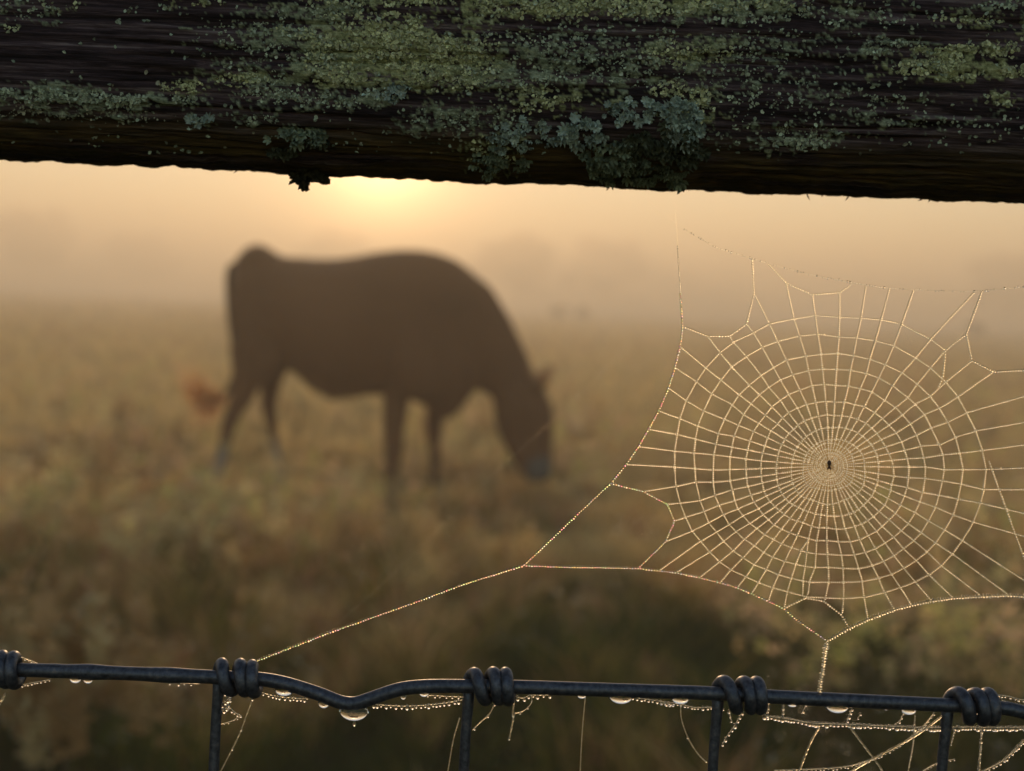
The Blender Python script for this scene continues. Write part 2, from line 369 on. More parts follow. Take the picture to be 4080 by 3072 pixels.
def leg(pts, off, n=14):
    P = [cw(x, y, off) for x, y, r, d in pts]; rx = [r*CS for x, y, r, d in pts]
    V = []
    for p, r_, (x, y, r0, d) in zip(P, rx, pts):
        for k in range(n):
            t = 2*math.pi*k/n; V.append(p+np.array([math.cos(t)*r_, math.sin(t)*r_*d, 0]))
    m = len(pts); i = np.arange(m-1)[:, None]*n; j = np.arange(n)[None, :]
    Q = np.stack([i+j, i+(j+1) % n, i+n+(j+1) % n, i+n+j], -1).reshape(-1, 4).tolist()
    Q.append(list(range(n))); Q.append([(m-1)*n+k for k in range(n)][::-1]); return np.array(V), Q
parts = []
S = [(412, 370, 90, .10), (440, 410, 190, .17), (490, 450, 275, .23), (545, 470, 300, .26), (620, 490, 275, .28), (700, 495, 280, .30), (800, 545, 322, .34), (900, 570, 348, .36),
     (1000, 558, 350, .37), (1100, 540, 352, .36), (1200, 540, 362, .33), (1300, 550, 372, .29), (1400, 580, 385, .25), (1490, 600, 370, .22), (1570, 600, 310, .17), (1620, 610, 240, .12)]
parts.append(loft([(x, y, h, wd, 0) for x, y, h, wd in S]))
parts.append(loft([(1400, 480, 270, .2, 20), (1500, 560, 262, .18, 38), (1590, 640, 215, .15, 50), (1670, 725, 175, .12, 55), (1745, 810, 140, .10, 60), (1800, 880, 115, .09, 66)]))
parts.append(loft([(1795, 815, 60, .07, 95), (1812, 860, 122, .11, 92), (1822, 930, 148, .125, 92), (1828, 1010, 150, .115, 92), (1838, 1100, 134, .095, 92), (1862, 1190, 108, .085, 90), (1882, 1255, 86, .08, 88), (1898, 1310, 60, .06, 85)]))
# tail head / hip bones
parts.append(loft([(410, 275, 34, .06, 0), (440, 252, 54, .12, 0), (480, 232, 72, .15, 0), (525, 226, 78, .16, 0), (570, 238, 74, .15, 0), (620, 258, 58, .12, 0), (700, 272, 44, .08, 0)]))
# shoulder, thigh
parts.append(loft([(1180, 560, 150, .06, 0, -.22), (1260, 640, 260, .1, 0, -.22), (1360, 680, 230, .09, 0, -.19), (1440, 700, 120, .05, 0, -.14)]))
for o_ in (-.17, .17):
    parts.append(loft([(430, 420, 100, .06, 0, o_), (500, 560, 230, .1, 0, o_), (590, 620, 220, .1, 0, o_), (670, 640, 130, .06, 0, o_)]))
# legs: hind near (hock to the rear), hind far, fore near, fore far
parts.append(leg([(520, 640, 110, .7), (515, 760, 92, .8), (495, 850, 66, .9), (464, 920, 58, .8), (430, 975, 48, .7), (405, 1060, 35, .8), (384, 1160, 32, .8), (366, 1240, 30, .9), (352, 1290, 26, .9), (362, 1340, 36, .9), (365, 1385, 38, .9)], -.16))
parts.append(leg([(590, 640, 95, .7), (568, 770, 72, .8), (560, 860, 54, .9), (552, 940, 46, .8), (560, 1010, 38, .8), (572, 1090, 30, .8), (590, 1180, 25, .9), (602, 1260, 30, .9), (610, 1330, 36, .9), (612, 1372, 38, .9)], .16))
parts.append(leg([(1250, 760, 120, .5), (1215, 900, 66, .8), (1205, 1000, 60, .9), (1200, 1080, 52, .9), (1203, 1140, 50, .9), (1194, 1220, 40, .9), (1188, 1320, 32, .9), (1182, 1370, 31, .9), (1190, 1420, 38, .9), (1190, 1450, 40, .9)], -.13))
parts.append(leg([(1400, 760, 110, .5), (1395, 900, 58, .8), (1388, 1000, 50, .9), (1380, 1080, 42, .9), (1380, 1140, 36, .9), (1385, 1220, 32, .9), (1380, 1310, 25, .9), (1376, 1360, 30, .9), (1384, 1400, 38, .9), (1384, 1430, 40, .9)], .13))
parts.append(loft([(1330, 860, 70, .06, 0), (1390, 900, 85, .10, 0), (1450, 930, 84, .11, 0), (1500, 915, 72, .09, 0), (1550, 880, 50, .05, 0)]))   # brisket
def ear(side):
    b = cw(1868, 862, side*.05); d = np.array([.12 if side > 0 else .085, side*.10, .14 if side > 0 else .07]); P = [b+d*t for t in (0, .25, .5, .75, 1)]
    V, Q = tube(P, [.030, .055, .060, .042, .012], 10, sy=.45); Q = Q.tolist(); Q.append(list(range(10))[::-1]); Q.append([40+k for k in range(10)]); return V, Q
parts.append(ear(1)); parts.append(ear(-1))
VV = []; QQ = []; nn = 0
for V, Q in parts:
    VV.append(V); QQ += [[i+nn for i in f] for f in Q]; nn += len(V)
me = bpy.data.meshes.new('tmp'); me.from_pydata(np.vstack(VV).tolist(), [], QQ); me.update()
to = bpy.data.objects.new('tmp', me); col.objects.link(to)
bmx = bmesh.new(); bmx.from_mesh(me); bmesh.ops.recalc_face_normals(bmx, faces=bmx.faces); bmx.to_mesh(me); bmx.free()
md = to.modifiers.new('r', 'REMESH'); md.mode = 'VOXEL'; md.voxel_size = .016
ms = to.modifiers.new('s', 'SMOOTH'); ms.iterations = 6; ms.factor = .5
dg = bpy.context.evaluated_depsgraph_get(); me2 = bpy.data.meshes.new_from_object(to.evaluated_get(dg)); bpy.data.objects.remove(to)
Vc = np.zeros(len(me2.vertices)*3); me2.vertices.foreach_get('co', Vc); Vc = Vc.reshape(-1, 3)
zf = Vc[:, 2].min()
cc = np.tile(np.array([.17, .078, .036]), (len(Vc), 1)); cc *= (.8+.5*fbm(Vc[:, 0]*3, Vc[:, 2]*3))[:, None]
sock = np.clip((.36-(Vc[:, 2]-zf))/.08, 0, 1)[:, None]*(Vc[:, 0] < cw(1000, 900)[0])[:, None]
cc = cc*(1-sock)+sock*np.array([.36, .33, .30])
er = np.clip((.13-np.linalg.norm((Vc-cw(1960, 745))*[1, .3, 1], axis=1))/.05, 0, 1)[:, None]; cc = cc*(1-er)+er*np.array([.50, .24, .10])  # ear tint paints its orange backlit glow into the hide colour
mz = np.linalg.norm((Vc-cw(1905, 1250))*[1, .6, 1], axis=1); k_ = np.clip((.10-mz)/.03, 0, 1)[:, None]; cc = cc*(1-k_)+k_*np.array([.15, .14, .135])
mz = np.linalg.norm((Vc-cw(1925, 1310))*[1, .6, 1], axis=1); k_ = np.clip((.055-mz)/.02, 0, 1)[:, None]; cc = cc*(1-k_)+k_*np.array([.015, .013, .013])
cow = empty('cow', (cw(900, 900)[0], CY, zf), 'dark brown cow grazing head down in the misty meadow', 'cow')
a = me2.color_attributes.new('tint', 'FLOAT_COLOR', 'POINT'); c4 = np.ones((len(Vc), 4), np.float32); c4[:, :3] = cc; a.data.foreach_set('color', c4.ravel())
me2.materials.clear(); me2.materials.append(m_cow); me2.polygons.foreach_set('use_smooth', [True]*len(me2.polygons))
bo = bpy.data.objects.new('body', me2); col.objects.link(bo); bo.parent = cow; bo.matrix_parent_inverse = Matrix.Translation(cow.location).inverted()
m_dark = mat('dark_eye', (.01, .008, .008), .15)
for sgn in (-1, 1): 
    c = cw(1865, 990, sgn*.097); V, Fc = ICO2; mesh('eye', V*.018+c, Fc, m_dark, cow)
m_hair = tint_mat('tail_hair', .4, .7, .5)
tp = [cw(428, 250, 0), cw(398, 290, -.02), cw(398, 450, -.03), cw(415, 620, -.04), cw(425, 760, -.05), cw(395, 860, -.06), cw(350, 905, -.07)]
V, Q = tube(spline(tp, .02), np.linspace(.028, .014, len(spline(tp, .02))), 10); tl = mesh('tail', V, Q, m_cow, cow, True, np.tile([.05, .026, .015], (len(V), 1)))
tb = Bag()
for k in range(420):
    t = random.random(); b = cw(385-90*t, 890+20*t, -.07)+rng.normal(0, .012, 3)
    u = random.random(); e_ = cw(*( (300-120*u+random.gauss(0, 48), 960-200*u+random.gauss(0, 50))), -.07)+np.array([0, random.gauss(0, .05), 0])
    mid = (b+e_)/2+np.array([-.03, 0, -.05*(1-u)-.01])+rng.normal(0, .012, 3)
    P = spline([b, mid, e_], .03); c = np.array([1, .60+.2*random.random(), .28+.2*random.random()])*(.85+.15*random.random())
    wv = np.array([random.gauss(0, 1), random.gauss(0, .4), random.gauss(0, 1)]); wv *= .0034/np.linalg.norm(wv); n_ = len(P); tap = np.linspace(1, .5, n_)[:, None]
    V = np.vstack([P-wv*tap, P+wv*tap]); kk_ = np.arange(n_-1); tb.add(V, np.stack([kk_, kk_+1, n_+kk_+1, n_+kk_], 1), c)
tf = tb.build('tail_tuft', m_hair, tl); tf.matrix_parent_inverse = Matrix.Translation(cow.location).inverted() if False else Matrix.Identity(4)
tf['label'] = 'orange backlit tuft flicked out to the left'

# ------------------------------------------------------------------ wooden rail
def zr(py, Y, px=2040): return W(px, py, Y).z
ZC = 1.0
# cross-section (Y, Z-1.0), from top front, down the face, round the arris, under, and up the back
prof = [(.296, .112), (.289, .106), (.287, .085), (.2865, .066), (.2872, .050), (.2885, .040), (.2915, .0345), (.297, .0310), (.306, .0293), (.318, .0284), (.330, .0284), (.337, .0305), (.341, .036), (.343, .06), (.343, .09), (.338, .108), (.325, .115), (.305, .116), (.296, .112)]
pp = np.array(prof); L = np.r_[0, np.cumsum(np.linalg.norm(np.diff(pp, axis=0), axis=1))]
lo, hi = L[3]-.001, L[11]
sv_ = np.r_[np.linspace(0, lo, 14, endpoint=False), np.arange(lo, hi, .0004), np.linspace(hi, L[-1], 34)]
sm = np.linspace(0, L[-1], 600)
def smooth_prof(k):
    y = np.interp(sm, L, pp[:, k]); ker = np.ones(17)/17; yp = np.r_[y[-9:-1], y, y[1:9]]; return np.convolve(yp, ker, 'valid')
PY, PZ = smooth_prof(0), smooth_prof(1)
py_, pz_ = np.interp(sv_, sm, PY), np.interp(sv_, sm, PZ)
ty, tz = np.gradient(py_, sv_), np.gradient(pz_, sv_); nl = np.hypot(ty, tz)+1e-9; nY, nZ = tz/nl, -ty/nl   # outward
if nY[30] > 0: nY, nZ = -nY, -nZ
xs = np.r_[-np.geomspace(1.3, .135, 90), np.arange(-.134, .134, .0004), np.geomspace(.135, 1.3, 90)]
Xg, Sg = np.meshgrid(xs, sv_)
def relief(x, s):
    warp = s+.0016*(fbm(x*22, s*40, 2)-.5)
    g = (fbm(x*16+5, warp*900, 4, .6)-.5)*.0011
    crack = np.abs(fbm(x*7+40, warp*210+11, 3)-.5); g -= np.clip(1-crack/.035, 0, 1)*.0015*np.clip((fbm(x*18+3, s*60+8, 2)-.42)*8, 0, 1)
    g += (fbm(x*9+80, s*35, 3)-.5)*.0034 + (fbm(x*200, s*500, 3)-.5)*.0006
    return g
Dg = relief(Xg, Sg)
# the underside is wavier: the ragged lower outline
under = np.clip((Sg-L[7])/.01, 0, 1)*np.clip((L[13]-Sg)/.01, 0, 1)
Dg += under*((fbm(Xg*110+3, Sg*20, 5, .65)-.5)*.0022+(fbm(Xg*12+70, Sg*5, 2)-.5)*.002)
Vr = np.stack([Xg, py_[:, None]+nY[:, None]*Dg, ZC+pz_[:, None]+nZ[:, None]*Dg], -1).reshape(-1, 3)
nx, ny = len(xs), len(sv_); i = np.arange(ny-1)[:, None]*nx; j = np.arange(nx-1)[None, :]
Qr = np.stack([i+j, i+nx+j, i+nx+j+1, i+j+1], -1).reshape(-1, 4)
YG, GG, BG, DG = (.58, .63, .38), (.46, .56, .44), (.52, .70, .70), (.32, .33, .25)
PATCH = [ # cx, cy, rx, ry in 2212-px picture coordinates, density, colour
 (800, 70, 190, 38, 1.0, YG), (850, 120, 170, 42, 1.1, YG), (640, 70, 90, 40, .7, GG), (760, 165, 120, 26, .8, YG), (950, 130, 130, 60, .7, YG), (700, 125, 80, 30, .6, GG),
 (1400, 12, 330, 20, 1.2, YG), (1180, 28, 160, 16, .7, YG), (1550, 30, 180, 18, .8, GG), (900, 4, 220, 10, .9, YG), (700, 20, 100, 14, .5, GG),
 (1170, 100, 150, 50, .55, GG), (1350, 120, 150, 60, .45, GG), (1480, 110, 90, 30, .7, YG), (1120, 170, 120, 30, .6, GG), (1160, 215, 90, 26, 1.1, YG), (1470, 205, 60, 26, 1.0, YG), (1500, 240, 50, 26, .9, YG),
 (1250, 170, 220, 22, .5, GG), (1620, 110, 130, 60, .35, GG), (1640, 200, 130, 70, .35, GG), (1700, 290, 120, 30, .45, GG), (1740, 310, 60, 14, .9, GG),
 (100, 198, 100, 10, 1.2, GG), (60, 205, 80, 14, .9, GG), (190, 212, 110, 10, 1.2, GG), (300, 222, 110, 12, 1.0, GG), (400, 188, 55, 14, 1.1, YG), (380, 215, 70, 10, .9, GG), (60, 235, 130, 22, .5, DG), (250, 245, 200, 18, .4, DG),
 (520, 172, 50, 14, .9, YG), (600, 180, 60, 18, .8, GG), (740, 172, 40, 16, 1.1, YG), (640, 208, 110, 16, .8, GG), (790, 210, 90, 22, .8, GG), (840, 200, 50, 18, .7, BG), (900, 175, 120, 25, .6, YG),
 (430, 268, 34, 10, 1.0, BG), (545, 258, 60, 9, .8, GG), (480, 90, 60, 50, .25, GG), (560, 110, 70, 60, .4, GG), (1000, 255, 110, 24, .6, GG), (960, 290, 80, 16, .4, DG), (1060, 330, 60, 40, .6, YG),
 (2090, 45, 70, 12, .9, YG), (2180, 15, 60, 14, .7, GG), (1960, 90, 60, 10, .9, GG), (2080, 110, 110, 13, .8, YG), (2050, 150, 110, 20, 1.3, YG), (2150, 155, 90, 14, 1.0, YG), (1900, 40, 120, 22, .35, GG), (2190, 100, 60, 24, .5, YG),
 (1900, 110, 40, 8, .8, GG), (2000, 140, 60, 10, .7, GG), (1900, 210, 60, 9, .7, GG), (1830, 200, 40, 10, .5, GG), (2170, 215, 50, 12, .6, YG), (2010, 270, 110, 16, .3, GG), (1880, 240, 200, 30, .2, GG),
 (60, 22, 70, 22, .5, GG), (140, 12, 40, 12, .7, YG), (20, 60, 20, 10, .5, YG), (440, 6, 40, 8, .8, YG), (1650, 10, 120, 14, .5, GG), (1790, 25, 90, 20, .3, GG), (1100, 5, 100, 10, .5, YG)]
# thin crust of lichen grown into the grain: density field on the rail surface
RM = np.array(CR.inverted()); q_ = (Vr-np.array(CAM)) @ RM.T; upx = (2040+F*q_[:, 0]/-q_[:, 2])/1.8445; upy = (1536-F*q_[:, 1]/-q_[:, 2])/1.8445
upx = upx+150*(fbm(upx*.012, upy*.05, 4)-.5); upy = upy+46*(fbm(upx*.02+40, upy*.06+9, 4)-.5)
fld = np.zeros(len(Vr)); fy = np.zeros(len(Vr)); frontm = (Vr[:, 1] < .312)
for (cx, cy, rx, ry, dn, c) in PATCH:
    e_ = dn*np.exp(-(((upx-cx)/rx)**2+((upy-cy)/ry)**2)*1.1)*frontm; fld += e_; fy += e_*(1 if c is YG else .25)
fy = fy/(fld+1e-6); outm = np.clip(np.maximum((-upy-8)/25, (np.abs(Vr[:, 0])-.118)/.01), 0, 1)*frontm; fld = fld*(1-outm)+outm*np.clip((fbm(Vr[:, 0]*32+3, Vr[:, 2]*110+8, 4)-.44)*7, 0, .95); fy = np.clip(fy+outm*(fbm(Vr[:, 0]*20, Vr[:, 2]*60, 2)), 0, 1)
fine_n = .55*fbm(Vr[:, 0]*260, Vr[:, 2]*620, 4, .65)+.45*fbm(Vr[:, 0]*1400+5, Vr[:, 2]*1700, 2)
film = np.clip((fine_n-(.64-.20*np.clip(fld, 0, 1.05)))/.04, 0, 1)*(fld > .02)
Nn = np.stack([np.zeros_like(Xg), np.broadcast_to(nY[:, None], Xg.shape), np.broadcast_to(nZ[:, None], Xg.shape)], -1).reshape(-1, 3)
Vr = Vr+Nn*(film*(.00015+.0005*fbm(Vr[:, 0]*1800, Vr[:, 2]*1800, 2)))[:, None]
filmc = np.stack([film, fy, fine_n], 1)
rail = empty('wooden_rail', (0, .315, 1.06), 'dark weathered wooden fence rail crusted with lichen across the top', 'fence rail')
ro = mesh('rail_beam', Vr, Qr, m_wood, rail, True, filmc)
mk = (Xg.ravel() > -.13) & (Xg.ravel() < .13)
fine = Qr[(np.abs(Vr[Qr[:, 0], 0]) < .13)]
bvh = BVHTree.FromPolygons([tuple(v) for v in Vr], fine.tolist())
def hit(px, py):
    h_ = bvh.ray_cast(CAM, ray(px, py), 2.0); return (np.array(h_[0]), np.array(h_[1])) if h_[0] is not None else None
crust = Bag()
def flake(b, P, N, s, c, r, cup=.35, rim=7, tilt=.5):
    N = N+r.normal(0, tilt, 3); N /= np.linalg.norm(N); A = np.cross(N, [0.3, .2, 1.]); A /= np.linalg.norm(A); Bv = np.cross(N, A)
    ph = r.random()*6.28; t = np.arange(rim)*2*math.pi/rim+ph; rr = s*(.45+.9*r.random(rim)); hh = s*cup*(r.random(rim)*2.2-.2)
    V = P+A*(np.cos(t)*rr)[:, None]+Bv*(np.sin(t)*rr)[:, None]+N*hh[:, None]
    V2 = P-N*s*.5+(V-P)*.55-N*s*.1
    V = np.vstack([P+N*s*.05, V, V2])
    k = np.arange(rim); k2 = (k+1) % rim
    tri = np.stack([np.zeros(rim, int), 1+k, 1+k2, 1+k2], 1)
    return V, k, k2, rim, c
FV, FF, FC = [], [], []; fn = 0
def add_flake(P, N, s, c, r, cup=.35, rim=7, tilt=.5):
    global fn
    V, k, k2, rim, c = flake(None, P, N, s, c, r, cup, rim, tilt)
    FV.append(V)
    FF.append(np.stack([np.zeros(rim, int), 1+k, 1+k2], 1)+fn); a_ = np.stack([1+k, 1+rim+k, 1+rim+k2], 1)+fn; b_ = np.stack([1+k, 1+rim+k2, 1+k2], 1)+fn
    FF.append(a_); FF.append(b_); cv = np.tile(c, (len(V), 1)); cv[1:1+rim] *= 1.15; FC.append(cv); fn += len(V)
lr = np.random.default_rng(21)
for (cx, cy, rx, ry, dn, c) in PATCH:
    dn *= .62 if dn < .7 else 1; n = int(rx*ry*dn*.20)+6
    for _ in range(n):
        a_ = lr.random()*6.283; q = lr.random()**.62*1.15
        x = cx+math.cos(a_)*rx*q; y = cy+math.sin(a_)*ry*q
        m_ = float(fbm(np.array([x*.02]), np.array([y*.07]), 3)[0])
        m2 = float(fbm(np.array([x*.085+3]), np.array([y*.20+1]), 2)[0])
        if m_ < .36+.09*q or m2 < .34+.16*q*(1.4-dn): continue
        h_ = hit(x*1.8445, y*1.8445)
        if h_ is None: continue
        s = (.00015+.00030*lr.random()**2)*(1.15 if c is YG else 1)
        cc_ = np.array(c)*(.35+.95*lr.random()); u_ = lr.random(); cc_ = cc_*(1-.4*u_)+np.array((.50, .52, .42))*.4*u_
        add_flake(h_[0]+h_[1]*s*.5, h_[1], s, cc_, lr)
# thin scatter everywhere on the face
for _ in range(4500):
    x = lr.random()*2300-40; y = lr.random()**1.1*330
    if float(fbm(np.array([x*.012+9]), np.array([y*.06+4]), 4)[0]) < .47 or float(fbm(np.array([x*.07+5]), np.array([y*.16+2]), 2)[0]) < .56: continue
    if x < 480 and 50 < y < 180 and lr.random() < .8: continue
    h_ = hit(x*1.8445, y*1.8445)
    if h_ is None: continue
    s = .0002+.0003*lr.random(); add_flake(h_[0]+h_[1]*s*.4, h_[1], s, np.array(GG if lr.random() < .7 else DG)*(.4+.6*lr.random()), lr)
lc = mesh('crust_lichen', np.vstack(FV), np.vstack(FF), m_lichen, rail, False, np.vstack(FC)); lc['label'] = 'yellow green crusty lichen in grains'; lc['kind'] = 'stuff'
# leafy lichen: lobed ruffled sheets
def leafy(list_, name, label, seed):
    r = np.random.default_rng(seed); b = Bag()
    for (cx, cy, rx, ry, n, smin, smax, c, droop) in list_:
        for _ in range(n):
            a0 = r.random()*6.283; q = math.sqrt(r.random())
            if float(fbm(np.array([(cx+math.cos(a0)*rx*q)*.045+7]), np.array([(cy+math.sin(a0)*ry*q)*.06]), 2)[0]) < .43: continue
            h_ = hit((cx+math.cos(a0)*rx*q)*1.8445, (cy+math.sin(a0)*ry*q)*1.8445)
            if h_ is None: continue
            P, N = h_; N = N+r.normal(0, .45, 3)+np.array([0, -.1, -droop]); N /= np.linalg.norm(N)
            A = np.cross(N, [0, 0, 1.]); A /= np.linalg.norm(A); B_ = np.cross(N, A); s = smin+(smax-smin)*r.random()
            nr, na = 4, 34; ph = r.random()*6.28; lob = r.integers(5, 9); t = np.linspace(0, 2*math.pi, na, endpoint=False)
            rad = s*(.74+.15*np.abs(np.sin(lob*t*.5+ph))*1.4-.08+.07*np.sin((lob*2+1)*t+ph*2)+.04*r.normal(size=na)); s *= .9
            V = [P+N*.0004]; P = P+N*.0005
            for i_ in range(1, nr+1):
                f = i_/nr; hgt = s*(.10+.75*f**2.4*(np.sin(lob*t+ph+1.5)*.5+.4)+.07*f*r.normal(size=na))
                V.append(P+A*(np.cos(t)*rad*f)[:, None]+B_*(np.sin(t)*rad*f)[:, None]+N*hgt[:, None])
            V = np.vstack(V); k = np.arange(na); k2 = (k+1) % na
            Fq = [np.stack([np.zeros(na, int), 1+k, 1+k2, 1+k2], 1)]
            tri = np.stack([np.zeros(na, int), 1+k, 1+k2], 1)
            fs = [tri]
            for i_ in range(nr-1):
                o1 = 1+i_*na; o2 = o1+na
                fs += [np.stack([o1+k, o2+k, o2+k2], 1), np.stack([o1+k, o2+k2, o1+k2], 1)]
            cc_ = np.array(c)*(.6+.6*r.random()); b.add(V, np.vstack(fs), cc_)
    o = b.build(name, m_leafl, rail); o['label'] = label; return o
m_leafl = tint_mat('leafy_lichen', .8, .12, .15, 3000)
LB, LG, LD = (.46, .58, .54), (.28, .36, .28), (.11, .13, .09)
leafy([(1400, 240, 110, 30, 114, 0.00059, 0.00150, LB, 0), (1250, 285, 60, 30, 41, 0.00099, 0.00204, LB, 0), (1310, 330, 60, 34, 49, 0.00099, 0.00190, LG, .1), (1430, 320, 90, 50, 114, 0.00092, 0.00204, LD, .2),
       (1480, 280, 40, 35, 41, 0.00079, 0.00177, LB, 0), (1380, 370, 110, 26, 95, 0.00079, 0.00163, LG, .3), (1120, 290, 70, 45, 76, 0.00059, 0.00129, LB, 0), (1080, 350, 60, 34, 68, 0.00059, 0.00136, LG, .2), (1470, 385, 40, 14, 16, .0011, .002, LG, .4)],
      'leafy_lichen', 'broad blue grey leafy lichen clump right of centre', 31)
leafy([(640, 295, 60, 18, 34, .0009, .002, LG, .1), (610, 320, 45, 14, 20, .0009, .0018, LD, .1), (680, 320, 35, 24, 22, .001, .0019, LD, .2), (425, 262, 34, 9, 14, .0008, .0015, LB, 0), (850, 200, 34, 13, 14, .0008, .0015, LB, 0)],
      'leafy_lichen', 'small green leafy lichen clump left of centre', 32)
# dark tuft hanging under the rail
b = Bag(); hr = np.random.default_rng(5)
for (x, y, n, sp) in [(655, 372, 60, 17), (650, 388, 46, 12), (657, 400, 22, 6), (692, 380, 36, 10), (675, 375, 40, 16), (700, 385, 10, 6), (640, 380, 20, 8)]:
    for _ in range(n):
        c = np.array(W((x+hr.normal(0, sp*.55))*1.8445, (y+hr.normal(0, sp*.4))*1.8445, .322+hr.normal(0, .004))); s = .0005+.0007*hr.random(); N = hr.normal(0, 1, 3); N /= np.linalg.norm(N)
        V, k, k2, rim, _c = flake(None, c, N, s, 0, hr, .5, 8, .2); fs = [np.stack([np.zeros(rim, int), 1+k, 1+k2], 1), np.stack([1+k, 1+rim+k, 1+rim+k2], 1), np.stack([1+k, 1+rim+k2, 1+k2], 1)]
        b.add(V, np.vstack(fs), np.array([.05, .05, .03])*(.5+hr.random()))
b.build('hanging_lichen', m_lichen, rail, False)['label'] = 'dark ragged lichen tuft hanging under the rail'
# splinters on the lower edge
b = Bag()
for k in range(46):
    x = random.uniform(0, 4080); y0 = 637+(820-637)*x/4080; h_ = None
    c = np.array(W(x, y0-12, .326)); l = random.uniform(.0006, .0022); d = np.array([random.uniform(-1, 1), random.uniform(-.3, .3), -random.uniform(.15, .6)]); d /= np.linalg.norm(d)
    V, Q = tube([c-d*.001, c+d*l*.5, c+d*l], [.0003, .0002, .00005], 4); b.add(V, Q)
b.build('rough_edge', m_wood, rail)['kind'] = 'stuff'

# ------------------------------------------------------------------ wire fence
fence = empty('wire_fence', (0, D0, .92), 'grey woven wire fence with coiled knots below the web', 'wire fence')
A5 = lambda x, y: (x*.6329, 2200+y*.6329); A6 = lambda x, y: (1300+x*.6329, 2200+y*.6329); A4 = lambda x, y: (2400+x*.7595, 1900+y*.7595)
wp = [(-9000, 2250), (-1500, 2590), (-300, 2655), (63, 2668), (380, 2678), (700, 2691), (823, 2696), (960, 2702), (1040, 2706), (1139, 2724), (1266, 2763), (1345, 2794), (1385, 2803), (1420, 2802), (1470, 2786), (1585, 2748), (1690, 2735), (1838, 2734), (2060, 2737), (2400, 2748), (2693, 2757), (2856, 2763), (3083, 2776), (3729, 2807), (3930, 2816), (4020, 2824), (4090, 2842), (4180, 2878), (4300, 2905), (4700, 2915), (6000, 2970), (13000, 3270)]
WR = 28*PX
WP = spline([W(*q) for q in wp], .0012)
wr_ = np.full(len(WP), WR)
pxs = (WP[:, 0]/PX)+2040
for cx_, s_, a_ in ((380, 60, .16), (700, 70, .14), (240, 25, .05)): wr_ *= 1+a_*np.exp(-((pxs-cx_)/s_)**2)
V, Q = tube(WP, wr_, 20); mesh('horizontal_wire', V, Q, m_wire, fence)
lowp = [np.array(W(px_, py_2+1960)) for px_, py_2 in ((-9000, 2250), (0, 2664), (2060, 2750), (4100, 2842), (13000, 3270))]
V, Q = tube(spline(lowp, .004), WR, 16); mesh('horizontal_wire', V, Q, m_wire, fence)
SR = 21.5*PX; HR = WR+SR*1.1
def wire_y(px): return float(np.interp((px-2040)*PX, WP[:, 0], WP[:, 2]))
# knot: stay px at wire, loops px offsets
def stay(sx, l1, l2, l3, seed):
    r = random.Random(seed)
    v_ = empty  # stays are parts of the fence
    P = []
    x0 = W(sx, 2700).x
    axis = lambda x: float(np.interp(x, WP[:, 0], WP[:, 2])); q = lambda px: W(px, 2720).x
    # lower wire knot end up to just below the top wire, then wound round it to the right
    bot = axis(x0)-.1085
    P += [(x0-.0002, D0+.0006, bot-.02), (x0, D0+.0002, bot), (x0+.0002, D0-.0012, bot+.03), (x0, D0-.0016, axis(x0)-.02), (x0+.0002, D0-.0018, axis(x0)-.0085)]
    X1, X2, X3 = q(l1), q(l2), q(l3)
    # angle 0 = front (toward camera), going up over the top, then behind, under
    ks = [(-55, q(sx)+.0004), (0, X1-.0018+r.uniform(-.0003, .0003)), (90, X1-.0003+r.uniform(-.0002, .0002)), (180, X1+.0009), (270, X1+.0022), (360, X2-.0016), (450, X2-.0004), (540, X2+.0003), (630, X2+.0009), (720, X2+.0015+r.uniform(-.0002, .0002)), (810, X3), (900, X3+.0005), (990, X3+.0008), (1050, X3+.0009+r.uniform(0, .0004))]
    # visible coils slope down to the right, so the front pass runs downwards: wind over the top first
    ang = np.linspace(-55, 1050, 150); xx = np.interp(ang, [k[0] for k in ks], [k[1] for k in ks])
    ker = np.ones(9)/9; xs_ = np.convolve(np.r_[[xx[0]]*4, xx, [xx[-1]]*4], ker, 'valid')
    H = []
    for a_, x in zip(ang, xs_):
        t = R(a_); rr = HR*(1+.04*math.sin(a_*.013+seed))
        H.append((x, D0+math.cos(t)*rr*1.0, axis(x)+math.sin(t)*rr))
    # begin behind the wire: cos(-55) positive => rear
    P[-1] = (P[-1][0], D0+.0022, P[-1][2]); P[-2] = (P[-2][0], D0+.0012, P[-2][2])
    PP = spline(P[:-1]+[H[0]], .0012)
    full = np.vstack([PP[:-1], np.array(H)])
    n = len(full); rad = np.where(np.arange(n) < len(PP), SR, SR*1.24)*(1+.03*np.sin(np.arange(n)*.21+seed)); rad = np.convolve(np.r_[[rad[0]]*4, rad, [rad[-1]]*4], np.ones(9)/9, 'valid')
    V, Q = tube(full, rad, 16); return V, Q
for sx, a_, b_, c_, sd_ in [(-60, -46, 14, 48, 1), (858, 886, 964, 1003, 2), (1862, 1900, 1976, 2014, 3), (2862, 2900, 2980, 3018, 4), (3782, 3830, 3906, 3944, 5), (-1040, -1000, -930, -890, 6), (4760, 4800, 4870, 4915, 7)]:
    V, Q = stay(sx, a_, b_, c_, sd_); mesh('vertical_wire', V, Q, m_wire, fence)

